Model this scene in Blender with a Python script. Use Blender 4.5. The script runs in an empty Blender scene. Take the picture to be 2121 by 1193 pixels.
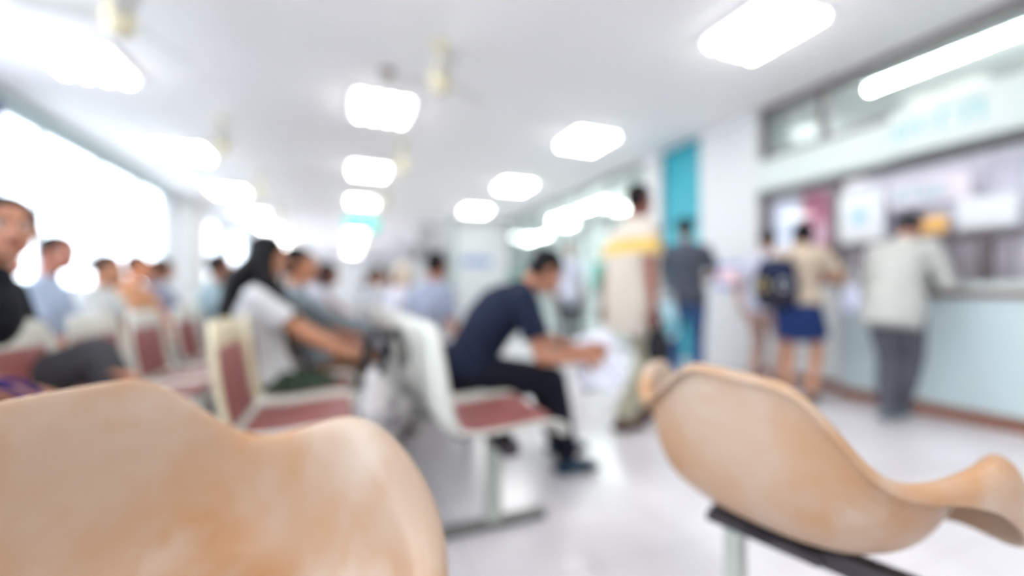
import bpy, bmesh, math, random
from mathutils import Vector, Matrix, Quaternion
PI = math.pi
R = math.radians
random.seed(7)
scene = bpy.context.scene
C = scene.collection

# ------------------------------------------------------------------ camera, world, exposure
cam_d = bpy.data.cameras.new('camera')
cam = bpy.data.objects.new('camera', cam_d); C.objects.link(cam)
cam.location = (0, 0, .92)
cam.rotation_euler = (R(90.76), 0, R(-22))
cam_d.sensor_width = 36; cam_d.lens = 863 / 2121 * 36
cam_d.clip_start = .02; cam_d.clip_end = 200
cam_d.dof.use_dof = True
cam_d.dof.focus_distance = .45
cam_d.dof.aperture_fstop = .64
scene.camera = cam
scene.view_settings.view_transform = 'Standard'
scene.view_settings.look = 'None'
scene.view_settings.gamma = 1
scene.view_settings.use_curve_mapping = False
scene.view_settings.exposure = 2.0
world = bpy.data.worlds.new('daylight'); scene.world = world; world.use_nodes = True
bg = world.node_tree.nodes['Background']
bg.inputs[0].default_value = (.86, .93, 1, 1); bg.inputs[1].default_value = 2.0
LAMP = 6.6

# ------------------------------------------------------------------ materials
def lin(c):
    def f(v):
        v /= 255
        return v / 12.92 if v <= .04045 else ((v + .055) / 1.055) ** 2.4
    return (f(c[0]), f(c[1]), f(c[2]), 1)
MATS = {}
def mat(name, c, rough=.6, var=.08, scale=18, metal=0, spec=.4, c2=None, sss=0, bump=0):
    if name in MATS: return MATS[name]
    m = bpy.data.materials.new(name); m.use_nodes = True
    nt = m.node_tree; b = nt.nodes['Principled BSDF']
    b.inputs['Roughness'].default_value = rough; b.inputs['Metallic'].default_value = metal
    b.inputs['Specular IOR Level'].default_value = spec
    tc = nt.nodes.new('ShaderNodeTexCoord'); n = nt.nodes.new('ShaderNodeTexNoise')
    n.inputs['Scale'].default_value = scale; n.inputs['Detail'].default_value = 3
    nt.links.new(tc.outputs['Object'], n.inputs['Vector'])
    r = nt.nodes.new('ShaderNodeValToRGB'); l = lin(c)
    d = lin(c2) if c2 else tuple(v * (1 - var * 1.5) for v in l[:3]) + (1,)
    r.color_ramp.elements[0].position = .38; r.color_ramp.elements[1].position = .62
    r.color_ramp.elements[0].color = d; r.color_ramp.elements[1].color = l
    nt.links.new(n.outputs[0], r.inputs[0]); nt.links.new(r.outputs[0], b.inputs['Base Color'])
    if bump:
        bp = nt.nodes.new('ShaderNodeBump'); bp.inputs['Strength'].default_value = bump; bp.inputs['Distance'].default_value = .01
        nt.links.new(n.outputs[0], bp.inputs['Height']); nt.links.new(bp.outputs[0], b.inputs['Normal'])
    MATS[name] = m
    return m
def emit(name, c, s):
    if name in MATS: return MATS[name]
    m = bpy.data.materials.new(name); m.use_nodes = True; nt = m.node_tree
    nt.nodes.remove(nt.nodes['Principled BSDF'])
    e = nt.nodes.new('ShaderNodeEmission'); e.inputs[0].default_value = lin(c); e.inputs[1].default_value = s
    nt.links.new(e.outputs[0], nt.nodes['Material Output'].inputs[0])
    MATS[name] = m
    return m
def glass(name, c, fac=.08, rough=.02):
    m = bpy.data.materials.new(name); m.use_nodes = True; nt = m.node_tree
    nt.nodes.remove(nt.nodes['Principled BSDF'])
    t = nt.nodes.new('ShaderNodeBsdfTransparent'); t.inputs[0].default_value = lin(c)
    g = nt.nodes.new('ShaderNodeBsdfGlossy'); g.inputs['Roughness'].default_value = rough
    lw = nt.nodes.new('ShaderNodeLayerWeight'); lw.inputs[0].default_value = .5
    fr = nt.nodes.new('ShaderNodeMapRange'); fr.inputs[3].default_value = fac * .6; fr.inputs[4].default_value = fac * 3
    nt.links.new(lw.outputs['Facing'], fr.inputs[0])
    mx = nt.nodes.new('ShaderNodeMixShader')
    nt.links.new(fr.outputs[0], mx.inputs[0]); nt.links.new(t.outputs[0], mx.inputs[1]); nt.links.new(g.outputs[0], mx.inputs[2])
    nt.links.new(mx.outputs[0], nt.nodes['Material Output'].inputs[0])
    MATS[name] = m
    return m

def tile_floor():
    m = bpy.data.materials.new('terrazzo_tiles'); m.use_nodes = True; nt = m.node_tree; b = nt.nodes['Principled BSDF']
    tc = nt.nodes.new('ShaderNodeTexCoord')
    n = nt.nodes.new('ShaderNodeTexNoise'); n.inputs['Scale'].default_value = 1.3; n.inputs['Detail'].default_value = 6
    s = nt.nodes.new('ShaderNodeTexVoronoi'); s.inputs['Scale'].default_value = 160
    br = nt.nodes.new('ShaderNodeTexBrick'); br.offset = 0; br.inputs['Scale'].default_value = 1
    br.inputs['Brick Width'].default_value = .4; br.inputs['Row Height'].default_value = .4; br.inputs['Mortar Size'].default_value = .0015
    br.inputs['Color1'].default_value = (1, 1, 1, 1); br.inputs['Color2'].default_value = (.97, .97, .97, 1); br.inputs['Mortar'].default_value = (.6, .58, .6, 1)
    r = nt.nodes.new('ShaderNodeValToRGB')
    r.color_ramp.elements[0].position = .35; r.color_ramp.elements[1].position = .65
    r.color_ramp.elements[0].color = lin((208, 202, 206)); r.color_ramp.elements[1].color = lin((222, 219, 223))
    m1 = nt.nodes.new('ShaderNodeMix'); m1.data_type = 'RGBA'; m1.blend_type = 'MULTIPLY'; m1.inputs[0].default_value = 1
    m2 = nt.nodes.new('ShaderNodeMix'); m2.data_type = 'RGBA'; m2.blend_type = 'MULTIPLY'; m2.inputs[0].default_value = .08
    L = nt.links.new
    for x in (n, s, br): L(tc.outputs['Object'], x.inputs['Vector'])
    L(n.outputs[0], r.inputs[0]); L(r.outputs[0], m1.inputs[6]); L(br.outputs[0], m1.inputs[7])
    L(m1.outputs[2], m2.inputs[6]); L(s.outputs[0], m2.inputs[7]); L(m2.outputs[2], b.inputs['Base Color'])
    b.inputs['Roughness'].default_value = .2; b.inputs['Specular IOR Level'].default_value = .5
    return m
def peach_shell():
    m = bpy.data.materials.new('peach_fibreglass'); m.use_nodes = True; nt = m.node_tree; b = nt.nodes['Principled BSDF']
    tc = nt.nodes.new('ShaderNodeTexCoord'); L = nt.links.new
    def noise(sc, lo, hi, off):
        mp = nt.nodes.new('ShaderNodeMapping'); mp.inputs['Location'].default_value = off
        n = nt.nodes.new('ShaderNodeTexNoise'); n.inputs['Scale'].default_value = sc; n.inputs['Detail'].default_value = 4
        r = nt.nodes.new('ShaderNodeMapRange'); r.inputs[1].default_value = lo; r.inputs[2].default_value = hi
        L(tc.outputs['Object'], mp.inputs[0]); L(mp.outputs[0], n.inputs['Vector']); L(n.outputs[0], r.inputs[0])
        return r.outputs[0]
    def mix(a, bb, f):
        x = nt.nodes.new('ShaderNodeMix'); x.data_type = 'RGBA'
        if isinstance(a, tuple): x.inputs[6].default_value = a
        else: L(a, x.inputs[6])
        x.inputs[7].default_value = bb; L(f, x.inputs[0])
        return x.outputs[2]
    c = mix(lin((171, 147, 127)), lin((166, 122, 82)), noise(4, .42, .62, (0, 0, 0)))
    c = mix(c, lin((180, 164, 150)), noise(6, .54, .78, (3, 1, 2)))
    L(c, b.inputs['Base Color'])
    b.inputs['Roughness'].default_value = .5; b.inputs['Specular IOR Level'].default_value = .5
    b.inputs['Coat Weight'].default_value = .05
    return m

M = dict(
    floor=tile_floor(), peach=peach_shell(),
    ceil=mat('ceiling_paint', (244, 243, 243), .9, .01, 2), wall=mat('wall_paint', (192, 193, 194), .8, .015, 2),
    wall2=mat('office_wall_paint', (214, 218, 218), .8, .02, 2), frame=mat('grey_window_frame', (128, 130, 132), .45, .05, metal=.3),
    aframe=mat('pale_aluminium', (196, 200, 204), .4, .04, metal=.3), dframe=mat('dark_window_frame', (98, 88, 90), .5, .06),
    header=mat('curtain_rail_box', (158, 172, 170), .6, .05), teal=mat('teal_panel', (36, 142, 158), .35, .05, 3), teal2=mat('light_teal_panel', (56, 158, 172), .35, .05, 3),
    tealdark=mat('dark_teal_frame', (20, 110, 130), .4, .05), fascia=mat('white_fascia', (180, 188, 185), .4, .015, 3),
    tlet=mat('pale_teal_letter', (110, 178, 184), .4, .03), counter=mat('pale_blue_laminate', (190, 205, 208), .35, .02, 2),
    wood=mat('brown_wood_trim', (140, 82, 54), .45, .2, 30), mauve=mat('mauve_curtain', (196, 120, 140), .8, .15, 30),
    lilac=mat('lilac_curtain', (204, 196, 204), .8, .06, 6), white=mat('white_plastic', (200, 202, 204), .4, .02),
    paper=mat('white_paper', (212, 214, 228), .7, .02), blue=mat('blue_print', (70, 110, 190), .5, .1), skyb=mat('sky_blue_print', (130, 180, 240), .5, .1),
    yellow=mat('yellow_print', (220, 170, 96), .5, .1), pink=mat('pink_print', (238, 190, 200), .5, .1),
    shell=mat('off_white_shell', (198, 198, 190), .4, .05), cream=mat('cream_shell', (204, 192, 164), .45, .08),
    maroon=mat('maroon_vinyl', (134, 76, 74), .5, .12), post=mat('grey_green_steel', (178, 184, 174), .45, .06, metal=.1),
    foot=mat('worn_grey_steel', (122, 120, 118), .5, .1, metal=.2),
    dark=mat('dark_steel', (66, 62, 66), .45, .1, metal=.4), black=mat('black_fabric', (24, 26, 32), .8, .15),
    lamp=emit('fluorescent_diffuser', (255, 255, 252), LAMP), tube=emit('fluorescent_tube', (250, 253, 255), 22), fill_tube=emit('office_fill_tube', (250, 253, 255), 14),
    fan=mat('cream_fan_enamel', (216, 208, 178), .4, .05), fandark=mat('fan_motor_band', (140, 128, 112), .5, .1),
    blade=mat('pale_fan_blade', (226, 226, 222), .5, .03), tealsign=mat('green_teal_sign', (48, 172, 158), .5, .05),
    purple=mat('purple_curtain', (82, 60, 130), .8, .15), green=mat('hedge_leaves', (110, 160, 100), .8, .3, 25),
    gold=mat('gold_buckle', (214, 190, 120), .3, .05, metal=.8), silver=mat('silver_buckle', (190, 195, 200), .3, .05, metal=.8), plate=mat('grey_stone', (206, 207, 210), .8, .05),
    eye=mat('eye_white', (225, 220, 215), .3, .01), iris=mat('brown_iris', (40, 26, 20), .3, .05), lip=mat('lip', (150, 84, 76), .5, .05),
)
M['glass'] = glass('clear_glass', (248, 250, 252), .035); M['tglass'] = glass('greenish_glass', (236, 243, 240), .022)

# ------------------------------------------------------------------ mesh helpers
def link(name, me, parent=None):
    o = bpy.data.objects.new(name, me); C.objects.link(o)
    if parent is not None: o.parent = parent
    return o
def finish(bm, name, m, parent=None, smooth=False, bevel=0):
    bmesh.ops.recalc_face_normals(bm, faces=bm.faces)
    me = bpy.data.meshes.new(name); bm.to_mesh(me); bm.free()
    me.materials.append(m)
    if smooth:
        for p in me.polygons: p.use_smooth = True
    o = link(name, me, parent)
    if bevel:
        b = o.modifiers.new('bevel', 'BEVEL'); b.width = bevel; b.segments = 2; b.limit_method = 'ANGLE'
    return o
def box(bm, x0, x1, y0, y1, z0, z1, rot=None, piv=(0, 0, 0)):
    vs = [bm.verts.new((x, y, z)) for x in (x0, x1) for y in (y0, y1) for z in (z0, z1)]
    if rot is not None:
        for v in vs: v.co = rot @ (v.co - Vector(piv)) + Vector(piv)
    for f in ((0, 1, 3, 2), (4, 6, 7, 5), (0, 4, 5, 1), (2, 3, 7, 6), (0, 2, 6, 4), (1, 5, 7, 3)):
        bm.faces.new([vs[i] for i in f])
def bx(name, m, *boxes, parent=None, bevel=0):
    bm = bmesh.new()
    for b in boxes: box(bm, *b)
    return finish(bm, name, m, parent, bevel=bevel)
def struct(o):
    o['kind'] = 'structure'
    return o
def tag(o, label, cat, group=None, kind=None):
    o['label'] = label; o['category'] = cat
    if group: o['group'] = group
    if kind: o['kind'] = kind
    return o
def empty(name, loc=(0, 0, 0), rz=0):
    o = bpy.data.objects.new(name, None); C.objects.link(o); o.location = loc; o.rotation_euler = (0, 0, rz)
    o.empty_display_size = .1
    return o
def loft(bm, pts, rad, seg=12, xdir=None, fs=False, fe=False):
    """closed tube through pts; rad = list of r or (rx, ry); rounded ends"""
    pts = [Vector(p) for p in pts]; rings = []
    rad = [(r, r) if not isinstance(r, (tuple, list)) else r for r in rad]
    P = []; n = len(pts)
    d0 = (pts[1] - pts[0]).normalized(); d1 = (pts[-1] - pts[-2]).normalized()
    for k in (() if fs else (0.99, .8, .45)):
        P.append((pts[0] - d0 * min(rad[0]) * k, tuple(r * math.sqrt(1 - k * k) for r in rad[0]), d0))
    for i in range(n):
        d = (pts[min(i + 1, n - 1)] - pts[max(i - 1, 0)]).normalized()
        P.append((pts[i], rad[i], d))
    for k in (() if fe else (.45, .8, .99)):
        P.append((pts[-1] + d1 * min(rad[-1]) * k, tuple(r * math.sqrt(1 - k * k) for r in rad[-1]), d1))
    prev = Vector(xdir) if xdir else None
    for p, r, d in P:
        if prev is None: prev = Vector((1, 0, 0)) if abs(d.x) < .8 else Vector((0, 1, 0))
        x = (prev - d * prev.dot(d)).normalized(); y = d.cross(x)
        if not xdir: prev = x
        rings.append([bm.verts.new(p + x * r[0] * math.cos(2 * PI * k / seg) + y * r[1] * math.sin(2 * PI * k / seg)) for k in range(seg)])
    for a, b in zip(rings, rings[1:]):
        for k in range(seg): bm.faces.new((a[k], a[(k + 1) % seg], b[(k + 1) % seg], b[k]))
    bm.faces.new(rings[0][::-1]); bm.faces.new(rings[-1])
def ell(bm, c, r, rot=None, sub=2):
    ret = bmesh.ops.create_icosphere(bm, subdivisions=sub, radius=1)
    c = Vector(c)
    for v in ret['verts']:
        p = Vector((v.co.x * r[0], v.co.y * r[1], v.co.z * r[2]))
        if rot is not None: p = rot @ p
        v.co = p + c
def cyl(bm, p0, p1, r0, r1=None, seg=16):
    r1 = r0 if r1 is None else r1
    p0 = Vector(p0); p1 = Vector(p1); d = (p1 - p0).normalized()
    x = d.orthogonal().normalized(); y = d.cross(x)
    A = [bm.verts.new(p0 + (x * math.cos(2 * PI * k / seg) + y * math.sin(2 * PI * k / seg)) * r0) for k in range(seg)]
    B = [bm.verts.new(p1 + (x * math.cos(2 * PI * k / seg) + y * math.sin(2 * PI * k / seg)) * r1) for k in range(seg)]
    for k in range(seg): bm.faces.new((A[k], A[(k + 1) % seg], B[(k + 1) % seg], B[k]))
    bm.faces.new(A[::-1]); bm.faces.new(B)
def copy_tree(o, parent=None):
    c = o.copy(); C.objects.link(c)
    if parent is not None: c.parent = parent
    for ch in o.children: copy_tree(ch, c)
    return c

# ------------------------------------------------------------------ room shell
WX0, WX1, YN, YF, H = -3.3, 4.38, -4.0, 24.0, 3.0
struct(bx('floor', M['floor'], (WX0 - 1, 8.6, YN - .2, YF + .2, -.12, 0)))
struct(bx('ceiling', M['ceil'], (WX0 - .2, 8.6, YN - .2, YF + .2, H, H + .15)))
struct(bx('wall_back', M['wall'], (WX0 - .2, 8.6, YN - .2, YN, 0, H)))
struct(bx('wall_far', M['wall'], (WX0 - .2, 8.6, YF, YF + .2, 0, H)))
# left wall: sills, piers, openings
wins = [(-3.2, .6), (.95, 5.2), (5.5, 10.5), (12.3, 14.6), (15.3, 18.0), (18.7, 22.6)]
bxs = [(WX0 - .2, WX0, YN, YF, 0, .98), (WX0 - .2, WX0, YN, YF, 2.9, H)]
e = YN
for a, b in wins:
    bxs.append((WX0 - .2, WX0, e, a, .98, 2.9)); e = b
bxs.append((WX0 - .2, WX0, e, YF, .98, 2.9))
struct(bx('wall_left', M['wall'], *bxs))
for i, (a, b) in enumerate(wins):
    xs = (WX0 - .13, WX0 - .08); n = max(2, round((b - a) / 1.25)); fr = []
    fr += [(xs[0], xs[1], a, b, .98, 1.03), (xs[0], xs[1], a, b, 2.85, 2.9), (xs[0], xs[1], a, a + .05, 1.03, 2.85), (xs[0], xs[1], b - .05, b, 1.03, 2.85)]
    for k in range(1, n):
        y = a + (b - a) * k / n; fr.append((xs[0], xs[1], y - .02, y + .02, 1.03, 2.85))
    w = struct(bx('window_%d' % (i + 1), M['aframe'], *fr))
    g = bx('pane', M['glass'], (WX0 - .108, WX0 - .102, a + .03, b - .03, 1.0, 2.87), parent=w)
struct(bx('trim_1', M['header'], (WX0, WX0 + .10, YN, 10.6, 2.87, H), (WX0, WX0 + .1, 12.2, 23, 2.87, H)))
# pier beside window 3
struct(bx('wall_left_pier', M['wall'], (WX0, WX0 + .22, 10.7, 12.1, 0, H)))
o = bpy.data.objects['wall_left_pier']; o.name = 'trim_2'
# cross wall
struct(bx('wall_right_far', M['wall'], (2.84, WX1 + .1, 11.1, 11.25, 0, H)))
struct(bx('trim_3', M['header'], (2.72, 2.84, 11.05, 11.27, 0, H)))
struct(bx('wall_column', M['wall'], (2.05, 2.6, 12.6, 13.15, 0, H), bevel=.01))
struct(bx('wall_column_far', M['wall'], (2.0, 2.5, 18, 18.5, 0, H), bevel=.01))
struct(bx('wall_column_right', M['wall'], (4.30, 4.85, 3.30, 4.10, 0, H), bevel=.01))
struct(bx('wall_column_narrow', M['wall'], (4.32, 4.75, 4.86, 5.22, 0, H), bevel=.01))
struct(bx('wall_right_solid', M['wall'], (WX1, WX1 + .15, YN, .3, 0, H)))
# teal door bay
d = struct(bx('door_1', M['tealdark'], (WX1 - .02, WX1 + .04, 4.10, 4.15, 0, H), (WX1 - .02, WX1 + .04, 4.81, 4.86, 0, H),
    (WX1 - .02, WX1 + .04, 4.15, 4.81, 2.93, H), (WX1 - .02, WX1 + .04, 4.15, 4.81, 1.86, 1.93)))
bx('transom_panel', M['teal'], (WX1, WX1 + .02, 4.15, 4.81, 1.93, 2.93), parent=d)
bx('door_panel', M['teal2'], (WX1, WX1 + .03, 4.16, 4.80, 0.02, 1.86), parent=d)
h = bx('door_handle', M['silver'], (WX1 - .06, WX1 - .045, 4.26, 4.275, .85, 1.2), (WX1 - .05, WX1, 4.26, 4.275, .9, .915), (WX1 - .05, WX1, 4.26, 4.275, 1.13, 1.145), parent=d)
# glazed office partition beyond the narrow column
a, b = 5.22, 11.1
fr = [(WX1, WX1 + .06, a, b, 0, .08), (WX1, WX1 + .06, a, b, 2.93, H), (WX1, WX1 + .06, a, b, 2.42, 2.47), (WX1, WX1 + .06, a, b, .9, .96)]
for k in range(7):
    y = a + (b - a - .06) * k / 6; fr.append((WX1, WX1 + .06, y, y + .06, .08, 2.93))
w = struct(bx('window_7', M['frame'], *fr))
bx('pane', M['tglass'], (WX1 + .026, WX1 + .034, a + .02, b - .02, .1, 2.95), parent=w)
# service-window partition over the counter
a, b = .3, 3.30
fr = [(WX1, WX1 + .07, a, b, 2.92, H), (WX1, WX1 + .07, a, b, 2.40, 2.46), (WX1, WX1 + .07, a, b, 1.98, 2.04), (WX1 - .01, WX1 + .08, a, 2.52, 1.335, 1.385),
      (WX1, WX1 + .07, 3.24, 3.30, 1.0, 2.95), (WX1 - .01, WX1 + .08, 2.51, 2.59, 1.0, 2.0), (WX1, WX1 + .06, 2.62, 2.68, 2.45, 2.93)]
for y in (1.81, 1.54, .9): fr.append((WX1, WX1 + .07, y - .03, y + .03, 1.0, 1.36))
w = struct(bx('window_8', M['dframe'], *fr))
bx('upper_pane', M['tglass'], (WX1 + .03, WX1 + .036, a, b, 2.44, 2.94), parent=w)
bx('lower_pane', M['glass'], (WX1 + .03, WX1 + .036, a, b, 1.37, 2.0), parent=w)
struct(bx('wall_right', M['wall2'], (WX1 - .005, WX1 + .12, a, b, 0, 1.0)))
struct(bx('wall_office', M['wall2'], (7.6, 7.75, YN, YF, 0, H)))
struct(bx('wall_office_divider', M['wall2'], (WX1 + .15, 7.6, 4.3, 4.42, 0, H)))
struct(bx('baseboard_right', M['wood'], (WX1 - .02, WX1 - .005, 2.5, 3.30, 0, .09)))
struct(bx('baseboard_left', M['header'], (WX0, WX0 + .015, YN, 10.7, 0, .1)))

# ------------------------------------------------------------------ signs
def glyphs(name, m, parent, org, udir, n, h, seed, gap=.35, t=.004):
    """row of raised strokes set along udir (world), rising in z, standing off by -x or -y"""
    rnd = random.Random(seed); bm = bmesh.new(); u = Vector(udir); nrm = u.cross(Vector((0, 0, 1))); o = Vector(org)
    x = 0
    for k in range(n):
        w = h * rnd.uniform(.45, .75)
        s = h * .15
        segs = [(0, 0, s, h)]
        if rnd.random() < .8: segs.append((0, h - s, w, h))
        if rnd.random() < .7: segs.append((w - s, 0, w, h))
        if rnd.random() < .4: segs.append((0, h * .45, w, h * .45 + s))
        if rnd.random() < .35: segs.append((w * .2, h * 1.15, w, h * 1.15 + s))
        for (a0, b0, a1, b1) in segs:
            vs = []
            for q in (0, t):
                for (aa, bb) in ((a0, b0), (a1, b0), (a1, b1), (a0, b1)):
                    vs.append(bm.verts.new(o + u * (x + aa) + Vector((0, 0, bb)) + nrm * q))
            bm.faces.new(vs[:4]); bm.faces.new(vs[4:][::-1])
            for i in range(4): bm.faces.new((vs[i], vs[(i + 1) % 4], vs[4 + (i + 1) % 4], vs[4 + i]))
        x += w + h * gap
    return finish(bm, name, m, parent)
# fascia board: two boxes in line, the nearer one prouder
f = bx('fascia_sign', M['fascia'], (4.20, 4.375, .35, 2.02, 2.04, 2.41), bevel=.01)
tag(f, 'white fascia board with pale teal lettering above the service windows', 'sign')
glyphs('lettering', M['tlet'], f, (4.199, 1.99, 2.18), (0, -1, 0), 3, .10, 3, gap=.35)
glyphs('lettering', M['tlet'], f, (4.199, 1.71, 2.17), (0, -1, 0), 2, .14, 5)
f = bx('fascia_board', M['fascia'], (4.26, 4.375, 2.03, 3.29, 2.04, 2.38), bevel=.01)
tag(f, 'blank white fascia board over the curtained end of the partition, by the column', 'sign')
# hanging teal sign over the middle aisle
t = empty('hanging_sign', (.385, 10.3, 2.35)); tag(t, 'teal green sign hanging on rods over the far middle aisle', 'sign')
bx('sign_board', M['tealsign'], (-.36, .36, -.03, .03, 0, .34), parent=t, bevel=.006)
glyphs('lettering', M['white'], t, (-.29, -.031, .12), (1, 0, 0), 6, .1, 11, gap=.3)
for sx in (-.25, .25):
    bm = bmesh.new(); cyl(bm, (sx, 0, .34), (sx, 0, .65), .008); finish(bm, 'rod', M['frame'], t)
s = bx('wall_sign', M['blue'], (3.0, 3.85, 11.075, 11.098, 1.73, 1.88)); tag(s, 'long narrow blue sign with a white line on the far white cross wall', 'sign')
bx('lettering', M['white'], (3.15, 3.7, 11.07, 11.075, 1.79, 1.805), parent=s)
s = bx('column_notice', M['blue'], (4.28, 4.298, 3.45, 3.85, .98, 1.28)); tag(s, 'blue bordered notice with pink and white centre on the wide white column', 'notice')
bx('sheet', M['white'], (4.276, 4.28, 3.50, 3.80, 1.02, 1.24), parent=s); bx('printed_block', M['pink'], (4.273, 4.276, 3.56, 3.78, 1.08, 1.2), parent=s)
# posters fixed inside the service windows
def poster(name, m, y0, y1, z0, z1, label, x=4.35, cat='poster'):
    o = bx(name, m, (x, x + .004, y0, y1, z0, z1)); return tag(o, label, cat)
p = poster('poster', M['white'], 2.14, 2.49, 1.39, 1.86, 'white poster with a blue flower-like spot taped beside the dark post')
bm = bmesh.new()
for k in range(6): ell(bm, (4.348, 2.33 + .035 * math.cos(k * PI / 3), 1.62 + .035 * math.sin(k * PI / 3)), (.002, .03, .03))
ell(bm, (4.347, 2.33, 1.62), (.003, .03, .03)); finish(bm, 'printed_spot', M['skyb'], p)
p = poster('banner', M['lilac'], 1.60, 2.10, 1.64, 1.86, 'pale banner with large soft teal characters above the yellow leaflet', cat='banner')
glyphs('lettering', M['tlet'], p, (4.349, 2.06, 1.69), (0, -1, 0), 4, .09, 21, gap=.4)
poster('leaflet', M['yellow'], 1.73, 1.92, 1.40, 1.54, 'yellow leaflet taped low on the service window', cat='leaflet')
p = poster('whiteboard', M['white'], 1.36, 1.67, 1.41, 1.64, 'white notice board at the right of the yellow leaflet', x=4.34, cat='notice board')
p = poster('whiteboard', M['paper'], 2.97, 3.23, 1.0, 1.92, 'white screen hanging in the last window beside the mauve curtain', x=4.47, cat='screen')

def curtain(name, m, x, y0, y1, z0, z1, amp, waves, label, parent=None):
    bm = bmesh.new(); n = waves * 8; cols = []
    for i in range(n + 1):
        y = y0 + (y1 - y0) * i / n; xx = x + amp * math.sin(2 * PI * waves * i / n)
        cols.append([bm.verts.new((xx, y, z0)), bm.verts.new((xx, y, z1))])
    for a_, b_ in zip(cols, cols[1:]): bm.faces.new((a_[0], b_[0], b_[1], a_[1]))
    o = finish(bm, name, m, parent, smooth=True)
    s_ = o.modifiers.new('solid', 'SOLIDIFY'); s_.thickness = .003
    return tag(o, label, 'curtain')
curtain('curtain', M['mauve'], 4.50, 2.62, 2.93, 1.0, 1.97, .02, 4, 'mauve curtain gathered behind the glass beside the dark post')
curtain('curtain', M['lilac'], 4.50, .35, 2.52, 1.0, 1.97, .02, 16, 'pale lilac curtain drawn across behind the posters')
curtain('curtain', M['purple'], WX0 + .07, 5.35, 5.85, .9, 2.86, .03, 4, 'dark purple curtain gathered at the near end of the big left window')

# ------------------------------------------------------------------ counter
t = empty('service_counter', (4.15, 1.4, 0)); tag(t, 'long pale blue service counter with brown wood trim below the windows', 'counter')
bx('front_panel', M['counter'], (0, .03, -3.4, .97, .09, .90), parent=t)
bx('end_panel', M['counter'], (.03, .215, .95, .97, .09, .90), parent=t)
bx('wood_trim', M['wood'], (-.02, .0, -3.4, .99, .895, .935), parent=t, bevel=.004)
bx('worktop', M['fascia'], (-.06, .22, -3.4, 1.0, .935, 1.0), parent=t, bevel=.008)
bx('kick_board', M['wood'], (-.012, .0, -3.4, .985, 0, .09), parent=t)
bx('corner_post', M['aframe'], (-.015, .03, .93, .985, .09, .895), parent=t)

# ------------------------------------------------------------------ ceiling lights
def troffer():
    t = empty('ceiling_light', (0, 0, H))
    bx('frame', M['white'], (-.33, .33, -.33, -.30, -.03, -.001), (-.33, .33, .30, .33, -.03, -.001), (-.33, -.30, -.30, .30, -.03, -.001), (.30, .33, -.30, .30, -.03, -.001), parent=t)
    bx('backing', M['white'], (-.3, .3, -.3, .3, -.008, -.001), parent=t)
    for k in range(4):
        bm = bmesh.new(); x = -.225 + .15 * k
        loft(bm, [(x, -.27, -.035), (x, .27, -.035)], [.045, .045], 10); finish(bm, 'tube_lamp', M['lamp'], t, smooth=True)
    return t
t0 = troffer(); first = True
cols = [(-2.15, 'left'), (.385, 'middle'), (3.02, 'right')]
ords = ['overhead behind the viewer', 'nearest', 'second', 'third', 'fourth', 'fifth', 'sixth', 'seventh', 'eighth']
for cx_, cn in cols:
    for k in range(-2, 9):
        y = 2.25 + 2.54 * k
        if cn == 'right' and k > 3: break
        o = t0 if first else copy_tree(t0); first = False
        o.location = (cx_, y, H)
        if k < 0 or (k == 0 and cn != 'right'): lab = 'square white ceiling light of the %s line, overhead and out of the view' % cn
        elif k < 4: lab = 'bright square recessed ceiling light in the %s line, %s in view' % (cn, ords[k + (1 if cn == 'right' else 0)])
        else: lab = 'small distant bright ceiling light far down the %s line' % cn
        tag(o, lab, 'ceiling light', 'square ceiling lights in the %s line' % cn)
def tube_fixture(x, y0, y1, z, label, m):
    t = empty('tube_light', (x, (y0 + y1) / 2, z)); L = (y1 - y0) / 2
    bx('housing', M['white'], (-.06, .06, -L, L, .03, H - z - .001), parent=t)
    bm = bmesh.new(); loft(bm, [(0, -L, 0), (0, L, 0)], [.022, .022], 10); finish(bm, 'tube', m, t, smooth=True)
    bx('end_cap', M['white'], (-.02, .02, -L - .04, -L, -.02, .04), (-.02, .02, L, L + .04, -.02, .04), parent=t)
    return tag(t, label, 'light')
tube_fixture(4.73, 1.15, 2.44, 2.90, 'long bright fluorescent tube behind the glass above the counter fascia', M['tube'])
tube_fixture(5.26, 7.5, 8.7, 2.90, 'bright fluorescent tube in the far office, nearer of the two in line', M['tube'])
tube_fixture(5.26, 9.1, 10.1, 2.90, 'bright fluorescent tube in the far office, farther of the two in line', M['tube'])
tube_fixture(6.6, -1.6, .6, 2.90, 'added fill tube at the hidden end of the counter office', M['fill_tube'])  # this and the next two tubes are added to brighten the offices
tube_fixture(6.4, 5.4, 7.6, 2.90, 'added fill tube deep in the far glazed office', M['fill_tube'])
tube_fixture(6.4, 12.5, 14.5, 2.90, 'added fill tube behind the far cross wall', M['fill_tube'])
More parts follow.
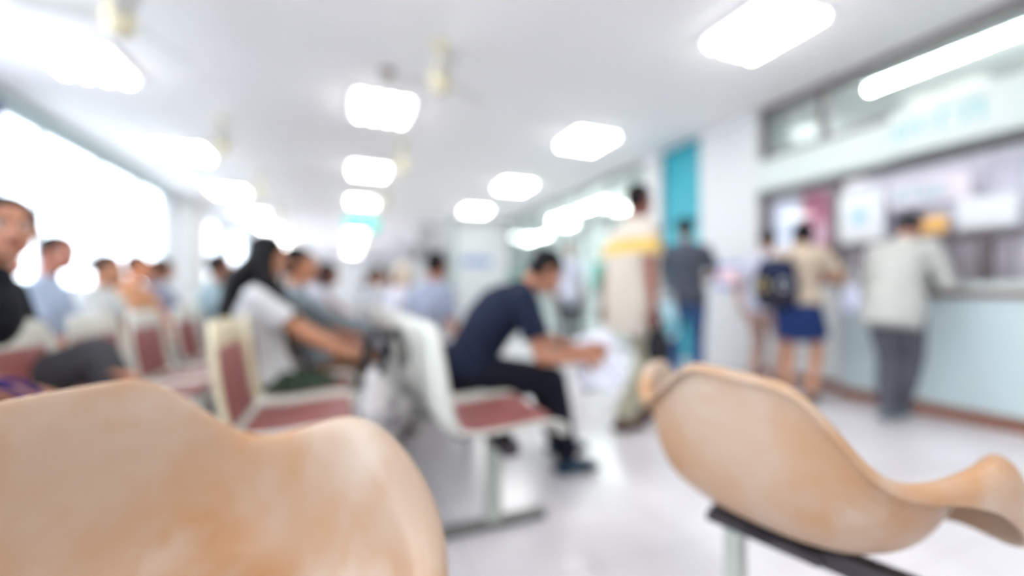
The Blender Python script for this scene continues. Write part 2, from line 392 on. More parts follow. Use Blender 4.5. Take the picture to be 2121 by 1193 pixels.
# round office lamp seen through the far glass
def globe(x, y, z, label):
    t = empty('globe_lamp', (x, y, z))
    bm = bmesh.new(); ell(bm, (0, 0, 0), (.05, .05, .05)); finish(bm, 'bulb', M['tube'], t, smooth=True)
    bm = bmesh.new(); cyl(bm, (0, 0, .05), (0, 0, H - z), .012); finish(bm, 'stem', M['white'], t)
    tag(t, label, 'lamp')
for i_, (x_, y_) in enumerate(((6.0, -1.2), (6.0, 1.0), (6.0, 5.6), (6.0, 8.2), (6.0, 10.8), (6.0, 14))):  # troffer copies added only to brighten the offices behind the glass
    o = copy_tree(t0); o.location = (x_, y_, H)
    tag(o, 'added square fill light inside the %s' % ['counter office, at its near end', 'counter office, behind the posters', 'far glazed office, nearest the divider', 'far glazed office, in its middle', 'far glazed office, at its far end', 'back office beyond the cross wall'][i_], 'ceiling light', 'added office fill lights')
for y0_, y1_, m_, lb in ((5.5, 6.9, M['tealsign'], 'teal green curtain inside the near end of the far glazed office'), (9.6, 10.9, M['tealsign'], 'teal green curtain inside the far end of the glazed office')):
    curtain('curtain', m_, 4.455, y0_, y1_, .93, 1.5, .015, 8, lb)
globe(5.0, 7.05, 2.62, 'small round lamp glowing behind the glass next to the walking man')
globe(5.6, 3.55, 2.72, 'small round lamp behind the upper glass beside the wide column')

# ------------------------------------------------------------------ ceiling fans
def fan():
    t = empty('ceiling_fan', (0, 0, H))
    bm = bmesh.new(); cyl(bm, (0, 0, -.001), (0, 0, -.05), .07, .045); finish(bm, 'canopy', M['fan'], t, True)
    bm = bmesh.new(); cyl(bm, (0, 0, -.05), (0, 0, -.22), .016); finish(bm, 'rod', M['fan'], t, True)
    bm = bmesh.new(); loft(bm, [(0, 0, -.26), (0, 0, -.34)], [.085, .085], 20); finish(bm, 'motor', M['fan'], t, True)
    bm = bmesh.new(); cyl(bm, (0, 0, -.37), (0, 0, -.405), .06, .045); finish(bm, 'motor_cap', M['fandark'], t, True)
    for k in range(3):
        r_ = Matrix.Rotation(2 * PI * k / 3 + .4, 3, 'Z') @ Matrix.Rotation(.16, 3, 'X')
        bm = bmesh.new(); box(bm, .08, .52, -.055, .055, -.003, .003, rot=r_)
        for v in bm.verts: v.co.z -= .30
        finish(bm, 'blade', M['blade'], t)
    return t
f0 = fan(); first = True
for cx_, cn in ((-1.35, 'left'), (.74, 'middle')):
    for k, y in enumerate((3.42, 5.88, 8.3, 10.8, 13.3, 15.8)):
        o = f0 if first else copy_tree(f0); first = False
        o.location = (cx_, y, H); o.rotation_euler.z = random.uniform(0, 2)
        tag(o, 'cream ceiling fan on a short rod in the %s line, %s from the front' % (cn, ['first', 'second', 'third', 'fourth', 'fifth', 'sixth'][k]), 'fan', 'ceiling fans')
bm = bmesh.new(); cyl(bm, (.37, 4.03, H - .001), (.37, 4.03, H - .045), .075, .05); o = finish(bm, 'smoke_detector', M['fandark'], None, True)
tag(o, 'small round grey smoke detector on the ceiling before the middle lights', 'smoke detector')
# wall fan on the far column
t = empty('wall_fan', (2.0, 12.5, 2.15)); tag(t, 'dark wall fan fixed high on the far white column', 'fan')
bm = bmesh.new()
for k in range(6):
    rr = .2 * math.sin(PI * (k + 1) / 7 * .9)
    for q in range(20):
        a0 = 2 * PI * q / 20; a1 = 2 * PI * (q + 1) / 20
        cyl(bm, (rr * math.cos(a0), -.12 + .02 * k - .05, rr * math.sin(a0)), (rr * math.cos(a1), -.12 + .02 * k - .05, rr * math.sin(a1)), .006, seg=5)
finish(bm, 'cage', M['dark'], t)
bm = bmesh.new(); loft(bm, [(0, -.12, 0), (0, .0, 0)], [.05, .05]); finish(bm, 'motor', M['dark'], t, True)
bm = bmesh.new()
for k in range(3):
    ell(bm, (.09 * math.cos(k * 2.094), -.12, .09 * math.sin(k * 2.094)), (.07, .008, .05), Matrix.Rotation(-k * 2.094, 3, 'Y'))
finish(bm, 'blades', M['frame'], t, True)
bm = bmesh.new(); cyl(bm, (0, 0, 0), (.08, .099, -.1), .02); finish(bm, 'bracket', M['dark'], t)

# ------------------------------------------------------------------ greenery outside
def hedge(y0, y1, x, zc, label):
    rnd = random.Random(int(y0 * 10)); bm = bmesh.new()
    n = int((y1 - y0) * 60)
    for i in range(n):
        y = rnd.uniform(y0, y1); xx = x + rnd.uniform(-.35, .35); z = zc * rnd.random() ** .6
        ell(bm, (xx, y, z), (rnd.uniform(.06, .13), rnd.uniform(.06, .13), rnd.uniform(.05, .1)), Matrix.Rotation(rnd.uniform(0, 3), 3, 'Z'), sub=1)
    o = finish(bm, 'hedge', M['green']); tag(o, label, 'hedge')
hedge(5.5, 9.5, -5.0, 1.22, 'low green clipped hedge outside the big left window')
struct(bx('ground', M['plate'], (-16, WX0 - 1.0, -6, 30, -.12, 0)))

# ------------------------------------------------------------------ peach shell armchairs
RIM = [(0, -.200, .768), (.055, -.200, .768), (.098, -.192, .764), (.155, -.172, .700), (.212, -.142, .622), (.262, -.072, .636), (.296, .0, .664), (.309, .066, .682), (.288, .102, .636), (.262, .16, .52), (.19, .235, .44), (0, .262, .425)]
MID = [(0, -.197, .61), (.05, -.196, .61), (.092, -.190, .605), (.150, -.168, .575), (.207, -.128, .535), (.248, -.058, .525), (.270, .005, .53), (.278, .06, .53), (.268, .11, .515), (.245, .16, .46), (.17, .217, .432), (0, .235, .42)]
LOW = [(0, -.160, .470), (.050, -.158, .470), (.090, -.150, .467), (.14, -.122, .458), (.190, -.072, .450), (.218, -.01, .447), (.230, .03, .446), (.232, .07, .444), (.224, .11, .440), (.200, .15, .432), (.14, .195, .42), (0, .205, .415)]
FL = [(.016, .012), (.016, .012), (.018, .012), (.020, .014), (.024, .016), (.030, .02), (.050, .055), (.064, .155), (.060, .14), (.024, .02), (.016, .012), (.016, .014)]
def shell_mesh():
    bm = bmesh.new()
    def full(l): return l + [(-x, y, z) for (x, y, z) in l[-2:0:-1]]
    n = len(full(RIM))
    fl = FL + FL[-2:0:-1]; rim = full(RIM)
    out1, out2, out3 = [], [], []
    for i in range(n):
        p = Vector(rim[i]); q = Vector(full(MID)[i])
        t = Vector(rim[(i + 1) % n]) - Vector(rim[(i - 1) % n]); nn = Vector((-t.y, t.x, 0)); 
        if nn.dot(p - Vector((0, .03, p.z))) < 0: nn = -nn
        nn.normalize(); w, dz = fl[i]
        out1.append(p + nn * w * .5 + Vector((0, 0, .004))); out2.append(p + nn * w); out2[-1].z -= dz * .25
        out3.append(p + nn * w * 1.05 + Vector((0, 0, -dz)))
    lo = full(LOW)
    in1 = [Vector(((x) * .6, .03 + (y - .03) * .6, .428 + (z - .43) * .2)) for x, y, z in lo]
    rings = [out3, out2, out1, rim, full(MID), lo, in1]
    V = [[bm.verts.new(p) for p in r_] for r_ in rings]
    for a_, b_ in zip(V, V[1:]):
        for i in range(n): bm.faces.new((a_[i], a_[(i + 1) % n], b_[(i + 1) % n], b_[i]))
    c_ = bm.verts.new((0, .03, .422))
    for i in range(n): bm.faces.new((V[-1][i], V[-1][(i + 1) % n], c_))
    return bm
def armchair(loc, rz, roll, label, stretch=1, post=-.09):
    t = empty('shell_armchair', loc, rz)
    bm = shell_mesh()
    for v in bm.verts:
        if v.co.y > .06:
            v.co.x *= 1 + .62 * (stretch - 1) * min(1, ((v.co.y - .06) / .13) ** 1.6) * (1 if v.co.y < .2 else .6); v.co.y = .06 + (v.co.y - .06) * stretch
        if v.co.x < -.2 and v.co.z > .55 and stretch == 1: v.co.z += .02 * min(1, (-.2 - v.co.x) / .08)
    bmesh.ops.rotate(bm, cent=(0, 0, .60), matrix=Matrix.Rotation(R(roll), 3, 'Y'), verts=bm.verts)
    o = finish(bm, 'seat_shell', M['peach'], t, True)
    s = o.modifiers.new('sub', 'SUBSURF'); s.levels = 2; s.render_levels = 3
    s = o.modifiers.new('solid', 'SOLIDIFY'); s.thickness = .005; s.offset = 0
    bm = bmesh.new(); box(bm, -.14, .24, -.005, .045, .352, .392); finish(bm, 'beam', M['dark'], t, bevel=.005)
    bm = bmesh.new()
    for y in (-.08, .10): box(bm, -.11, .11, y, y + .03, .392, .412)
    box(bm, -.03, .03, -.08, .13, .40, .415); finish(bm, 'seat_bracket', M['dark'], t)
    bm = bmesh.new(); box(bm, post - .02, post + .02, -.002, .042, .03, .352); l = finish(bm, 'leg', M['post'], t, bevel=.005)
    bm = bmesh.new(); box(bm, post - .03, post + .03, -.2, .24, 0, .03); finish(bm, 'foot', M['dark'], l, bevel=.005)
    return tag(t, label, 'armchair', 'peach shell armchairs in the foreground')
armchair((.895, .655, 0), R(-74), 5.4, 'worn peach fibreglass shell armchair at lower right, its back turned to the viewer')
armchair((-.289, .682, 0), R(-152), 4.7, 'worn peach fibreglass shell armchair at lower left, showing its hollow inside and white scuffs', stretch=1.6)

# ------------------------------------------------------------------ beam seating
PROF = [(.245, .405), (.25, .425), (.235, .438), (.12, .432), (-.02, .42), (-.12, .425), (-.165, .46), (-.188, .53), (-.203, .63), (-.218, .73), (-.232, .825)]
WID = [.225, .235, .238, .24, .24, .24, .238, .236, .234, .225, .165]
def ribbon(prof, wid, lip, off=0):
    bm = bmesh.new(); rows = []
    n = len(prof)
    for i in range(n):
        t = Vector((0, prof[min(i + 1, n - 1)][0] - prof[max(i - 1, 0)][0], prof[min(i + 1, n - 1)][1] - prof[max(i - 1, 0)][1])).normalized()
        nn = Vector((0, t.z, -t.y))  # towards sitter
        if nn.z < 0 and abs(nn.z) > abs(nn.y): nn = -nn
        if nn.y < 0 and abs(nn.y) > abs(nn.z): nn = -nn
        p = Vector((0, prof[i][0], prof[i][1])) + nn * off; row = []
        for k in range(9):
            u = -1 + k / 4; l = lip * max(0, abs(u) - .7) / .3
            row.append(bm.verts.new(p + Vector((u * wid[i], 0, 0)) + nn * l))
        rows.append(row)
    for a_, b_ in zip(rows, rows[1:]):
        for k in range(8): bm.faces.new((a_[k], a_[k + 1], b_[k + 1], b_[k]))
    return bm
def bench_meshes(shellm, backm=None):
    o = finish(ribbon(PROF, WID, .035), 'seat_shell', shellm, None, True)
    if backm:
        o.data.materials.append(backm)
        for p in o.data.polygons:
            if p.center.z > .5: p.material_index = 1
    s = o.modifiers.new('sub', 'SUBSURF'); s.levels = 1; s.render_levels = 1
    s = o.modifiers.new('solid', 'SOLIDIFY'); s.thickness = .014; s.offset = 0
    def pad(i0, i1, nm):
        bm = ribbon(PROF[i0:i1], [w * .78 for w in WID[i0:i1]], 0, .022)
        p = finish(bm, nm, M['maroon'], o, True)
        s = p.modifiers.new('solid', 'SOLIDIFY'); s.thickness = .026; s.offset = 0
        s = p.modifiers.new('bev', 'BEVEL'); s.width = .01; s.segments = 2
    bx('seat_bracket', M['dark'], (-.1, .1, -.1, .12, .395, .412), parent=o)
    pad(2, 6, 'seat_cushion'); pad(6, 10, 'back_cushion')
    return o
def bench(shellm, nseat=4, pitch=.52, backm=None):
    """seats face +Y, run along +X... world: rotated -90 so they run from near (-X local flipped)"""
    t = empty('beam_bench')
    s0 = bench_meshes(shellm, backm); s0.parent = t
    for k in range(nseat):
        s = s0 if k == 0 else copy_tree(s0, t)
        s.location = (-k * pitch, 0, 0)
    L = (nseat - 1) * pitch
    bm = bmesh.new(); box(bm, -L - .2, .2, .04, .10, .345, .395); finish(bm, 'beam', M['dark'], t, bevel=.005)
    for x in (.0, -L):
        bm = bmesh.new(); box(bm, x - .022, x + .022, .04, .10, .03, .345); l = finish(bm, 'leg', M['post'], t, bevel=.006)
        bm = bmesh.new(); box(bm, x - .03, x + .03, -.15, .29, .008, .03); box(bm, x - .025, x + .025, -.15, -.11, 0, .008); box(bm, x - .025, x + .025, .25, .29, 0, .008)
        finish(bm, 'foot', M['foot'], t, bevel=.006)
    return t
bw = bench(M['shell']); bc = None
used = False
rows = [(.48, 1.56, 5, 'first row from the counter'), (-.20, 1.82, 5, 'second row from the counter'), (-.84, 1.40, 5, 'third row from the counter'), (-1.46, 2.1, 5, 'fourth row from the counter'), (-2.12, 2.5, 4, 'fifth row, under the windows')]
nth = ['nearest', 'second', 'third', 'fourth', 'farthest']
for ri, (x, y0, nb, rn) in enumerate(rows):
    for k in range(nb):
        if ri == 1 and k == 0:
            o = bench(M['shell'], backm=M['cream'])
        else:
            o = bw if not used else copy_tree(bw); used = True
        o.location = (x, y0 + k * 2.18, 0); o.rotation_euler.z = R(-90)
        # local -X runs to world +Y after this turn
        col = 'cream-backed' if (ri == 1 and k == 0) else 'off-white'
        tag(o, '%s four-seat beam bench with maroon pads, %s bench of the %s' % (col, nth[k], rn), 'bench', 'beam benches in rows')

# ------------------------------------------------------------------ people
SK = {}
def skin(c): return mat('skin_%d_%d_%d' % c, c, .55, .06, 12, spec=.3)
def cloth(c, var=.12, c2=None, scale=14):
    c = tuple(int(v * .88) for v in c); c2 = c2 and tuple(int(v * .88) for v in c2)
    return mat('cloth_%d_%d_%d%s' % (c + ('b' if c2 else '',)), c, .85, var, scale, c2=c2, spec=.15)
def ik(a, b, l1, l2, pole):
    a = Vector(a); b = Vector(b); d = b - a; L = d.length
    if L > (l1 + l2) * .995: b = a + d.normalized() * (l1 + l2) * .995; d = b - a; L = d.length
    if L < abs(l1 - l2) + .02: L = abs(l1 - l2) + .02; b = a + d.normalized() * L; d = b - a
    x = (l1 * l1 - l2 * l2 + L * L) / (2 * L); h_ = math.sqrt(max(0, l1 * l1 - x * x)); u = d.normalized()
    p = Vector(pole); p = (p - u * p.dot(u)).normalized()
    return a + u * x + p * h_, b
def remeshed(bm, voxel, smooth=2):
    bmesh.ops.recalc_face_normals(bm, faces=bm.faces)
    me = bpy.data.meshes.new('tmp'); bm.to_mesh(me); bm.free()
    o = bpy.data.objects.new('tmp', me); C.objects.link(o)
    r_ = o.modifiers.new('r', 'REMESH'); r_.mode = 'VOXEL'; r_.voxel_size = voxel; r_.use_smooth_shade = True
    if smooth:
        s = o.modifiers.new('s', 'SMOOTH'); s.factor = .5; s.iterations = smooth
    dg = bpy.context.evaluated_depsgraph_get(); dg.update()
    m2 = bpy.data.meshes.new_from_object(o.evaluated_get(dg))
    C.objects.unlink(o); bpy.data.objects.remove(o); bpy.data.meshes.remove(me)
    for p in m2.polygons: p.use_smooth = True
    return m2
def dirv(a): return Vector((0, math.sin(R(a)), math.cos(R(a))))
CACHE = {}
def figure(P):
    """builds the part meshes of a posed figure in its own frame: faces +Y, floor at z=0"""
    s = P.get('h', 1.68) / 1.70; wd = P.get('w', 1.0)
    vx = P.get('vox', .012); fem = P.get('fem', False)
    hz = P['hz']; lean = P.get('lean', 0); bend = P.get('bend', 5); nk = P.get('neck', 15); hy = P.get('yaw', 0); hp = P.get('pitch', 0); side = P.get('side', 0)
    Pl = Vector((0, P.get('hy', 0), hz)); rs = Matrix.Rotation(R(side), 3, 'Y')
    sp1 = Pl + rs @ dirv(lean) * .25 * s; N = sp1 + rs @ dirv(lean + bend) * .26 * s
    ch = sp1 + rs @ dirv(lean + bend) * .12 * s
    up = rs @ dirv(lean + bend); tw = Matrix.Rotation(R(P.get('twist', 0)), 3, 'Z')
    X = rs @ Vector((1, 0, 0))
    nt = N + dirv(nk) * .09 * s; hc = nt + dirv(nk) * .085 * s + dirv(nk + 90) * .022
    HR = Matrix.Rotation(R(-hy), 3, 'Z') @ Matrix.Rotation(R(hp), 3, 'X')
    shw = (.15 if fem else .17) * s * wd
    S = {k: N - up * .055 * s + X * shw * (1 if k == 'R' else -1) for k in 'LR'}
    S = {k: N + tw @ (S[k] - N) for k in S}
    Hj = {k: Pl + Vector((.09 * s * (1 if k == 'R' else -1), 0, -.03 * s)) for k in 'LR'}
    parts = []
    bm = bmesh.new()
    tor = [Pl - dirv(lean) * .07 * s, Pl, Pl + rs @ dirv(lean) * .15 * s, sp1 + up * .03, ch, N - up * .06 * s, N - up * .01 * s]
    tr = [(.13, .10), (.155, .112), (.128, .098), (.14, .105), (.155, .11), (.145, .085), (.075, .06)]
    if fem: tr = [(.14, .11), (.165, .115), (.115, .09), (.125, .10), (.14, .12), (.125, .08), (.065, .055)]
    if P.get('belly'): tr[2] = (.15, .13); tr[3] = (.155, .13)
    tr = [(a_ * s * wd, b_ * s * wd) for a_, b_ in tr]
    loft(bm, tor, tr, 16, xdir=X)
    loft(bm, [N - up * .03, nt + dirv(nk) * .03], [.052 * s, .048 * s])
    for k in 'LR': loft(bm, [N - up * .012 * s, S[k].lerp(N, .1) - up * .0], [.045 * s, .042 * s * wd], 12)
    # head
    hs = s * 1.0
    def hp_(x, y, z): return hc + HR @ Vector((x, y, z)) * hs
    ell(bm, hp_(0, -.008, .03), (.073 * hs, .092 * hs, .085 * hs), HR); ell(bm, hp_(0, .022, -.035), (.058 * hs, .068 * hs, .075 * hs), HR)
    ell(bm, hp_(0, .06, -.085), (.026 * hs, .024 * hs, .02 * hs), HR)
    loft(bm, [hp_(0, .083, .015), hp_(0, .100, -.028)], [.009 * hs, .016 * hs], 8)
    for sx in (-1, 1): ell(bm, hp_(sx * .075, -.005, -.005), (.012 * hs, .02 * hs, .032 * hs), HR)
    # arms
    ua, fa = .29 * s, .25 * s; arms = {}
    for k in 'LR':
        sg = 1 if k == 'R' else -1
        tgt = P['hand' + k]; pole = P.get('pole' + k, (sg * .5, -1, -.4))
        E_, W_ = ik(S[k], tgt, ua, fa, pole); arms[k] = (S[k], E_, W_)
        loft(bm, [S[k], S[k].lerp(E_, .45), E_], [.05 * s * wd, .044 * s * wd, .036 * s], 12)
        loft(bm, [E_, E_.lerp(W_, .35), W_], [.037 * s, .038 * s, .025 * s], 12)
        f = (W_ - E_).normalized(); hd = P.get('hdir' + k); f2 = Vector(hd).normalized() if hd else f
        pn = Vector(P.get('palm' + k, (-sg, 0, -.3))); pn = (pn - f2 * pn.dot(f2)).normalized(); sd = f2.cross(pn)
        rot = Matrix((sd, f2, pn)).transposed()
        ell(bm, W_ + f2 * .045 * s, (.038 * s, .052 * s, .015 * s), rot)
        curl = P.get('curl' + k, 25)
        for q in range(4):
            off = (q - 1.5) * .0215; ln = (.038, .044, .041, .032)[q] * s
            b0 = W_ + f2 * .082 * s + sd * off * s
            d1 = (f2 * math.cos(R(curl)) + pn * math.sin(R(curl)) + sd * off * 2.2).normalized(); b1 = b0 + d1 * ln
            d2 = (f2 * math.cos(R(curl * 2.1)) + pn * math.sin(R(curl * 2.1)) + sd * off * 2.2).normalized(); b2 = b1 + d2 * ln * .9
            loft(bm, [b0 - d1 * .015, b0, b1, b2], [.009 * s, .0092 * s, .0088 * s, .0075 * s], 8)
        ts = -1 if k == 'R' else 1
        th = P.get('thumb' + k, ts)
        b0 = W_ + f2 * .02 * s + sd * .022 * th * s; b1 = b0 + (f2 * .6 + sd * .75 * th + pn * .3).normalized() * .042 * s; b2 = b1 + (f2 * .9 + sd * .3 * th + pn * .4).normalized() * .03 * s
        loft(bm, [b0, b1, b2], [.013 * s, .0105 * s, .009 * s], 8)
    legs = {}
    for k in 'LR':
        sg = 1 if k == 'R' else -1
        K, A = ik(Hj[k], P['foot' + k], .43 * s, .42 * s, P.get('knee' + k, (sg * .1, 1, .25))); legs[k] = (Hj[k], K, A)
        loft(bm, [Hj[k], Hj[k].lerp(K, .4), K], [.082 * s * wd, .074 * s * wd, .052 * s], 14)
        loft(bm, [K, K.lerp(A, .3), K.lerp(A, .7), A], [.052 * s, .054 * s, .038 * s, .034 * s], 12)
        ty = P.get('toe' + k, 0); fd = Vector((math.sin(R(ty)), math.cos(R(ty)), 0)); zf = A.z - .075 * s
        tl = P.get('tip' + k, 0)
        loft(bm, [A - fd * .03 * s + Vector((0, 0, -.04 * s)), A + fd * .07 * s + Vector((0, 0, -.05 * s + tl * .3)), A + fd * .15 * s + Vector((0, 0, -.06 * s + tl))], [.03 * s, (.038 * s, .024 * s), (.038 * s, .014 * s)], 10)
    parts.append(('body', remeshed(bm, vx * .75, 2), 'skin'))
    # shirt
    g = P.get('loose', .014)
    bm = bmesh.new()
    lo = P.get('hem', .10 if P.get('stand') else .05)
    t2 = [Pl - dirv(lean if lean < 20 or P.get('stand') else lean * .4) * lo * s] + tor[1:]
    r2 = [(a_ + g * (1.7 if i < 2 else 1.2), b_ + g * (1.7 if i < 2 else 1.2)) for i, (a_, b_) in enumerate(tr)]
    if P.get('hem', .1) > .16: r2[0] = (r2[0][0] * 1.06, r2[0][1] * 1.08)
    r2[-1] = (tr[-1][0] + .008, tr[-1][1] + .008)
    loft(bm, t2, r2, 18, xdir=X, fs=True)
    for k in 'LR': loft(bm, [N - up * .012 * s, S[k].lerp(N, .1)], [.045 * s + g * .4, .045 * s * wd + g * .5], 12)
    for k in 'LR':
        a_, b_, c_ = arms[k]
        if P.get('sleeve', 'short') == 'short':
            e_ = a_.lerp(b_, P.get('slen', .68)); loft(bm, [a_, a_.lerp(e_, .5), e_], [.05 * s * wd + g * .5, .052 * s * wd + g * .6, .05 * s * wd + g], 14, fe=True)
        elif P.get('sleeve') == 'long':
            loft(bm, [a_, a_.lerp(b_, .5), b_], [.05 * s * wd + g * .5, .05 * s * wd + g * .6, .044 * s + g * .6], 14)
            loft(bm, [b_, b_.lerp(c_, .5), b_.lerp(c_, .93)], [.044 * s + g * .6, .042 * s + g * .5, .034 * s + g * .4], 14, fe=True)
    parts.append(('shirt', remeshed(bm, vx, 2), 'shirt'))
    # lower clothing
    bm = bmesh.new(); kind = P.get('lower', 'trousers')
    if kind == 'skirt':
        Kc = (legs['L'][1] + legs['R'][1]) / 2; lo_ = P.get('skirtlen', .85)
        Pm = Pl.lerp(Kc, lo_)
        loft(bm, [Pl + Vector((0, 0, .04)), Pl + Vector((0, 0, -.06)), Pl.lerp(Pm, .6), Pm], [(.15 * s * wd, .115 * s * wd), (.18 * s * wd, .14 * s * wd), (.19 * s * wd, .15 * s), (.2 * s * wd, .155 * s)], 18, xdir=(1, 0, 0), fe=True)
    else:
        loft(bm, [Pl + dirv(lean) * .05 * s, Pl, Pl - Vector((0, 0, .09 * s))], [(tr[1][0] + .006, tr[1][1] + .006), (tr[1][0] + .012, tr[1][1] + .012), (.155 * s * wd, .115 * s * wd)], 16, xdir=(1, 0, 0))
        pl = P.get('pleg', .98); gl = P.get('pg', .014)
        for k in 'LR':
            a_, b_, c_ = legs[k]
            loft(bm, [a_, a_.lerp(b_, .4), b_], [.086 * s * wd + gl, .078 * s * wd + gl, .056 * s + gl], 14, fe=(kind == 'shorts'))
            if kind != 'shorts':
                loft(bm, [b_, b_.lerp(c_, .35), b_.lerp(c_, pl)], [.056 * s + gl, .055 * s + gl, .04 * s + gl * 1.3], 14, fe=True)
    parts.append((kind, remeshed(bm, vx, 1), 'lower'))
    # shoes
    for k in 'LR':
        bm = bmesh.new(); A = legs[k][2]; ty = P.get('toe' + k, 0); fd = Vector((math.sin(R(ty)), math.cos(R(ty)), 0)); tl = P.get('tip' + k, 0)
        zb = .075 * s
        loft(bm, [A + fd * -.045 * s + Vector((0, 0, -zb + .032)), A + fd * .04 * s + Vector((0, 0, -zb + .034 + tl * .2)), A + fd * .11 * s + Vector((0, 0, -zb + .03 + tl * .6)), A + fd * .165 * s + Vector((0, 0, -zb + .024 + tl))],
             [(.036 * s, .031), (.04 * s, .033), (.045 * s, .029), (.036 * s, .02)], 14, xdir=(fd.y, -fd.x, 0))
        loft(bm, [A + Vector((0, 0, -.045 * s)), A + Vector((0, 0, -.005))], [.04 * s, .038 * s], 12)
        parts.append(('shoe', remeshed(bm, max(.006, vx * .7), 1), 'shoe'))
    # hair
    bm = bmesh.new(); hk = P.get('hair', 'short')
    ell(bm, hp_(0, -.022, .042), (.082 * hs, .094 * hs, .086 * hs), HR, 3)
    ell(bm, hp_(0, -.045, -.005), (.073 * hs, .062 * hs, .075 * hs), HR, 3)
    if hk == 'long':
        bk = -dirv(lean + bend + 90)
        pts = [hp_(0, -.03, .03), hp_(0, -.045, -.06), N + bk * .085 + up * .03, N + bk * .115 - up * .13, N + bk * .12 - up * .26]
        loft(bm, pts, [(.087 * hs, .075 * hs), (.10 * hs, .075 * hs), (.125, .07), (.12, .055), (.07, .03)], 14, xdir=HR @ Vector((1, 0, 0)))
        for sx in (-1, 1): loft(bm, [hp_(sx * .07, .0, .03), hp_(sx * .082, .01, -.06), N + X * sx * .10 - bk * .03 + up * .02, N + X * sx * .095 - bk * .13 - up * .12, N + X * sx * .08 - bk * .15 - up * .26], [.028, .034, .04, .036, .016], 10)
    if hk == 'bun': ell(bm, hp_(0, -.125, .03), (.042, .038, .04), HR)
    if hk == 'bob':
        loft(bm, [hp_(0, -.03, .02), hp_(0, -.035, -.05), hp_(0, -.03, -.10)], [(.088 * hs, .075 * hs), (.09 * hs, .07 * hs), (.08 * hs, .055 * hs)], 14, xdir=HR @ Vector((1, 0, 0)))
    parts.append(('hair', remeshed(bm, max(.006, vx * .7), 1), 'hair'))
    # face
    for sx in (-1, 1):
        bm = bmesh.new(); ell(bm, hp_(sx * .031, .078, .008), (.0135 * hs, .009 * hs, .0085 * hs), HR); parts.append(('eye', mm(bm), 'eye'))
        bm = bmesh.new(); ell(bm, hp_(sx * .031, .0865, .008), (.0055 * hs, .003 * hs, .0055 * hs), HR); parts.append(('iris', mm(bm), 'iris'))
        bm = bmesh.new(); loft(bm, [hp_(sx * .016, .088, .028), hp_(sx * .032, .086, .032), hp_(sx * .048, .074, .026)], [.003, .0035, .0025], 6); parts.append(('eyebrow', mm(bm), 'hair'))
    bm = bmesh.new(); ell(bm, hp_(0, .087, -.055), (.022 * hs, .008 * hs, .008 * hs), HR); parts.append(('lips', mm(bm), 'lip'))
    J = dict(N=N, arms=arms, legs=legs, hc=hc, HR=HR, up=up, ch=ch, Pl=Pl)
    return parts, J
def mm(bm):
    bmesh.ops.recalc_face_normals(bm, faces=bm.faces)
    me = bpy.data.meshes.new('m'); bm.to_mesh(me); bm.free()
    for p in me.polygons: p.use_smooth = True
    return me
def person(label, loc, rz, pose, skinc=(176, 124, 98), shirt=None, lower=None, shoe=None, hairc=(30, 27, 30), key=None, names=None, group=None):
    if key and key in CACHE: parts, J = CACHE[key]
    else:
        parts, J = figure(pose)
        if key: CACHE[key] = (parts, J)
    t = empty('person', loc, R(rz)); tag(t, label, 'person', group)
    mats = dict(skin=skin(skinc), shirt=shirt, lower=lower, shoe=shoe or M['black'], hair=mat('hair_%d_%d_%d' % hairc, hairc if hairc[0] > 100 else tuple(int(v * .75) for v in hairc), .65, .3, 40, spec=.15), eye=M['eye'], iris=M['iris'], lip=M['lip'])
    names = names or {}
    for nm, me, mk in parts:
        if len(me.materials) == 0: me.materials.append(mats[mk])
        o = link(names.get(nm, nm), me, t)
        o.material_slots[0].link = 'OBJECT'; o.material_slots[0].material = mats[mk]
    return t, J
# exec marker: people placement
SEAT = .515
def sit(**k):
    d = dict(hz=SEAT, hy=-.10, lean=-6, bend=8, neck=10, handL=(-.12, .22, .60), handR=(.12, .22, .60), palmL=(0, 0, -1), palmR=(0, 0, -1), hdirL=(.25, 1, 0), hdirR=(-.25, 1, 0),
             footL=(-.11, .40, .08), footR=(.11, .40, .08))
    d.update(k); return d
def stand(**k):
    d = dict(hz=.90, lean=0, bend=3, neck=10, handL=(-.24, .04, .80), handR=(.24, .04, .80), footL=(-.10, -.01, .08), footR=(.10, .02, .08), stand=True)
    d.update(k); return d

# bent man in navy tee reading papers
nv, J = person('man in navy t-shirt and black trousers bent forward over papers on the front bench', (.67, 2.03, 0), -96,
    sit(lean=26, bend=20, neck=46, pitch=-38, hz=.53, w=1.13, handL=(.02, .52, .62), handR=(.20, .46, .60), palmL=(1, 0, -.3), palmR=(-1, 0, -.3), footL=(-.15, .46, .08), footR=(.12, .40, .08), poleL=(-.4, -.6, -1), poleR=(.4, -.6, -1), curlL=22, curlR=22, vox=.010, hem=.08),
    skinc=(178, 124, 98), shirt=cloth((32, 40, 62)), lower=cloth((24, 27, 38)), shoe=cloth((48, 72, 90)))
def sheet(label, loc, rot, w=.21, l=.297, m=None):
    bm = bmesh.new(); g = [[bm.verts.new(((i / 6 - .5) * w, (j / 8) * l, .02 * math.sin(PI * i / 6) - .05 * (j / 8) ** 2)) for i in range(7)] for j in range(9)]
    for j in range(8):
        for i in range(6): bm.faces.new((g[j][i], g[j][i + 1], g[j + 1][i + 1], g[j + 1][i]))
    o = finish(bm, 'paper_sheet', m or M['paper'], None, True); o.location = loc; o.rotation_euler = rot
    s = o.modifiers.new('s', 'SOLIDIFY'); s.thickness = .0012
    return tag(o, label, 'paper', 'papers in the hands of the bent man')
sheet('white paper sheet held out by the man in navy, uppermost and nearest his hands', (1.29, 1.86, .42), (R(62), R(-18), R(-30)), .24, .33)
sheet('second white paper sheet hanging below the first from the hands of the man in navy', (1.20, 1.80, .43), (R(48), R(16), R(-10)), .21, .28)

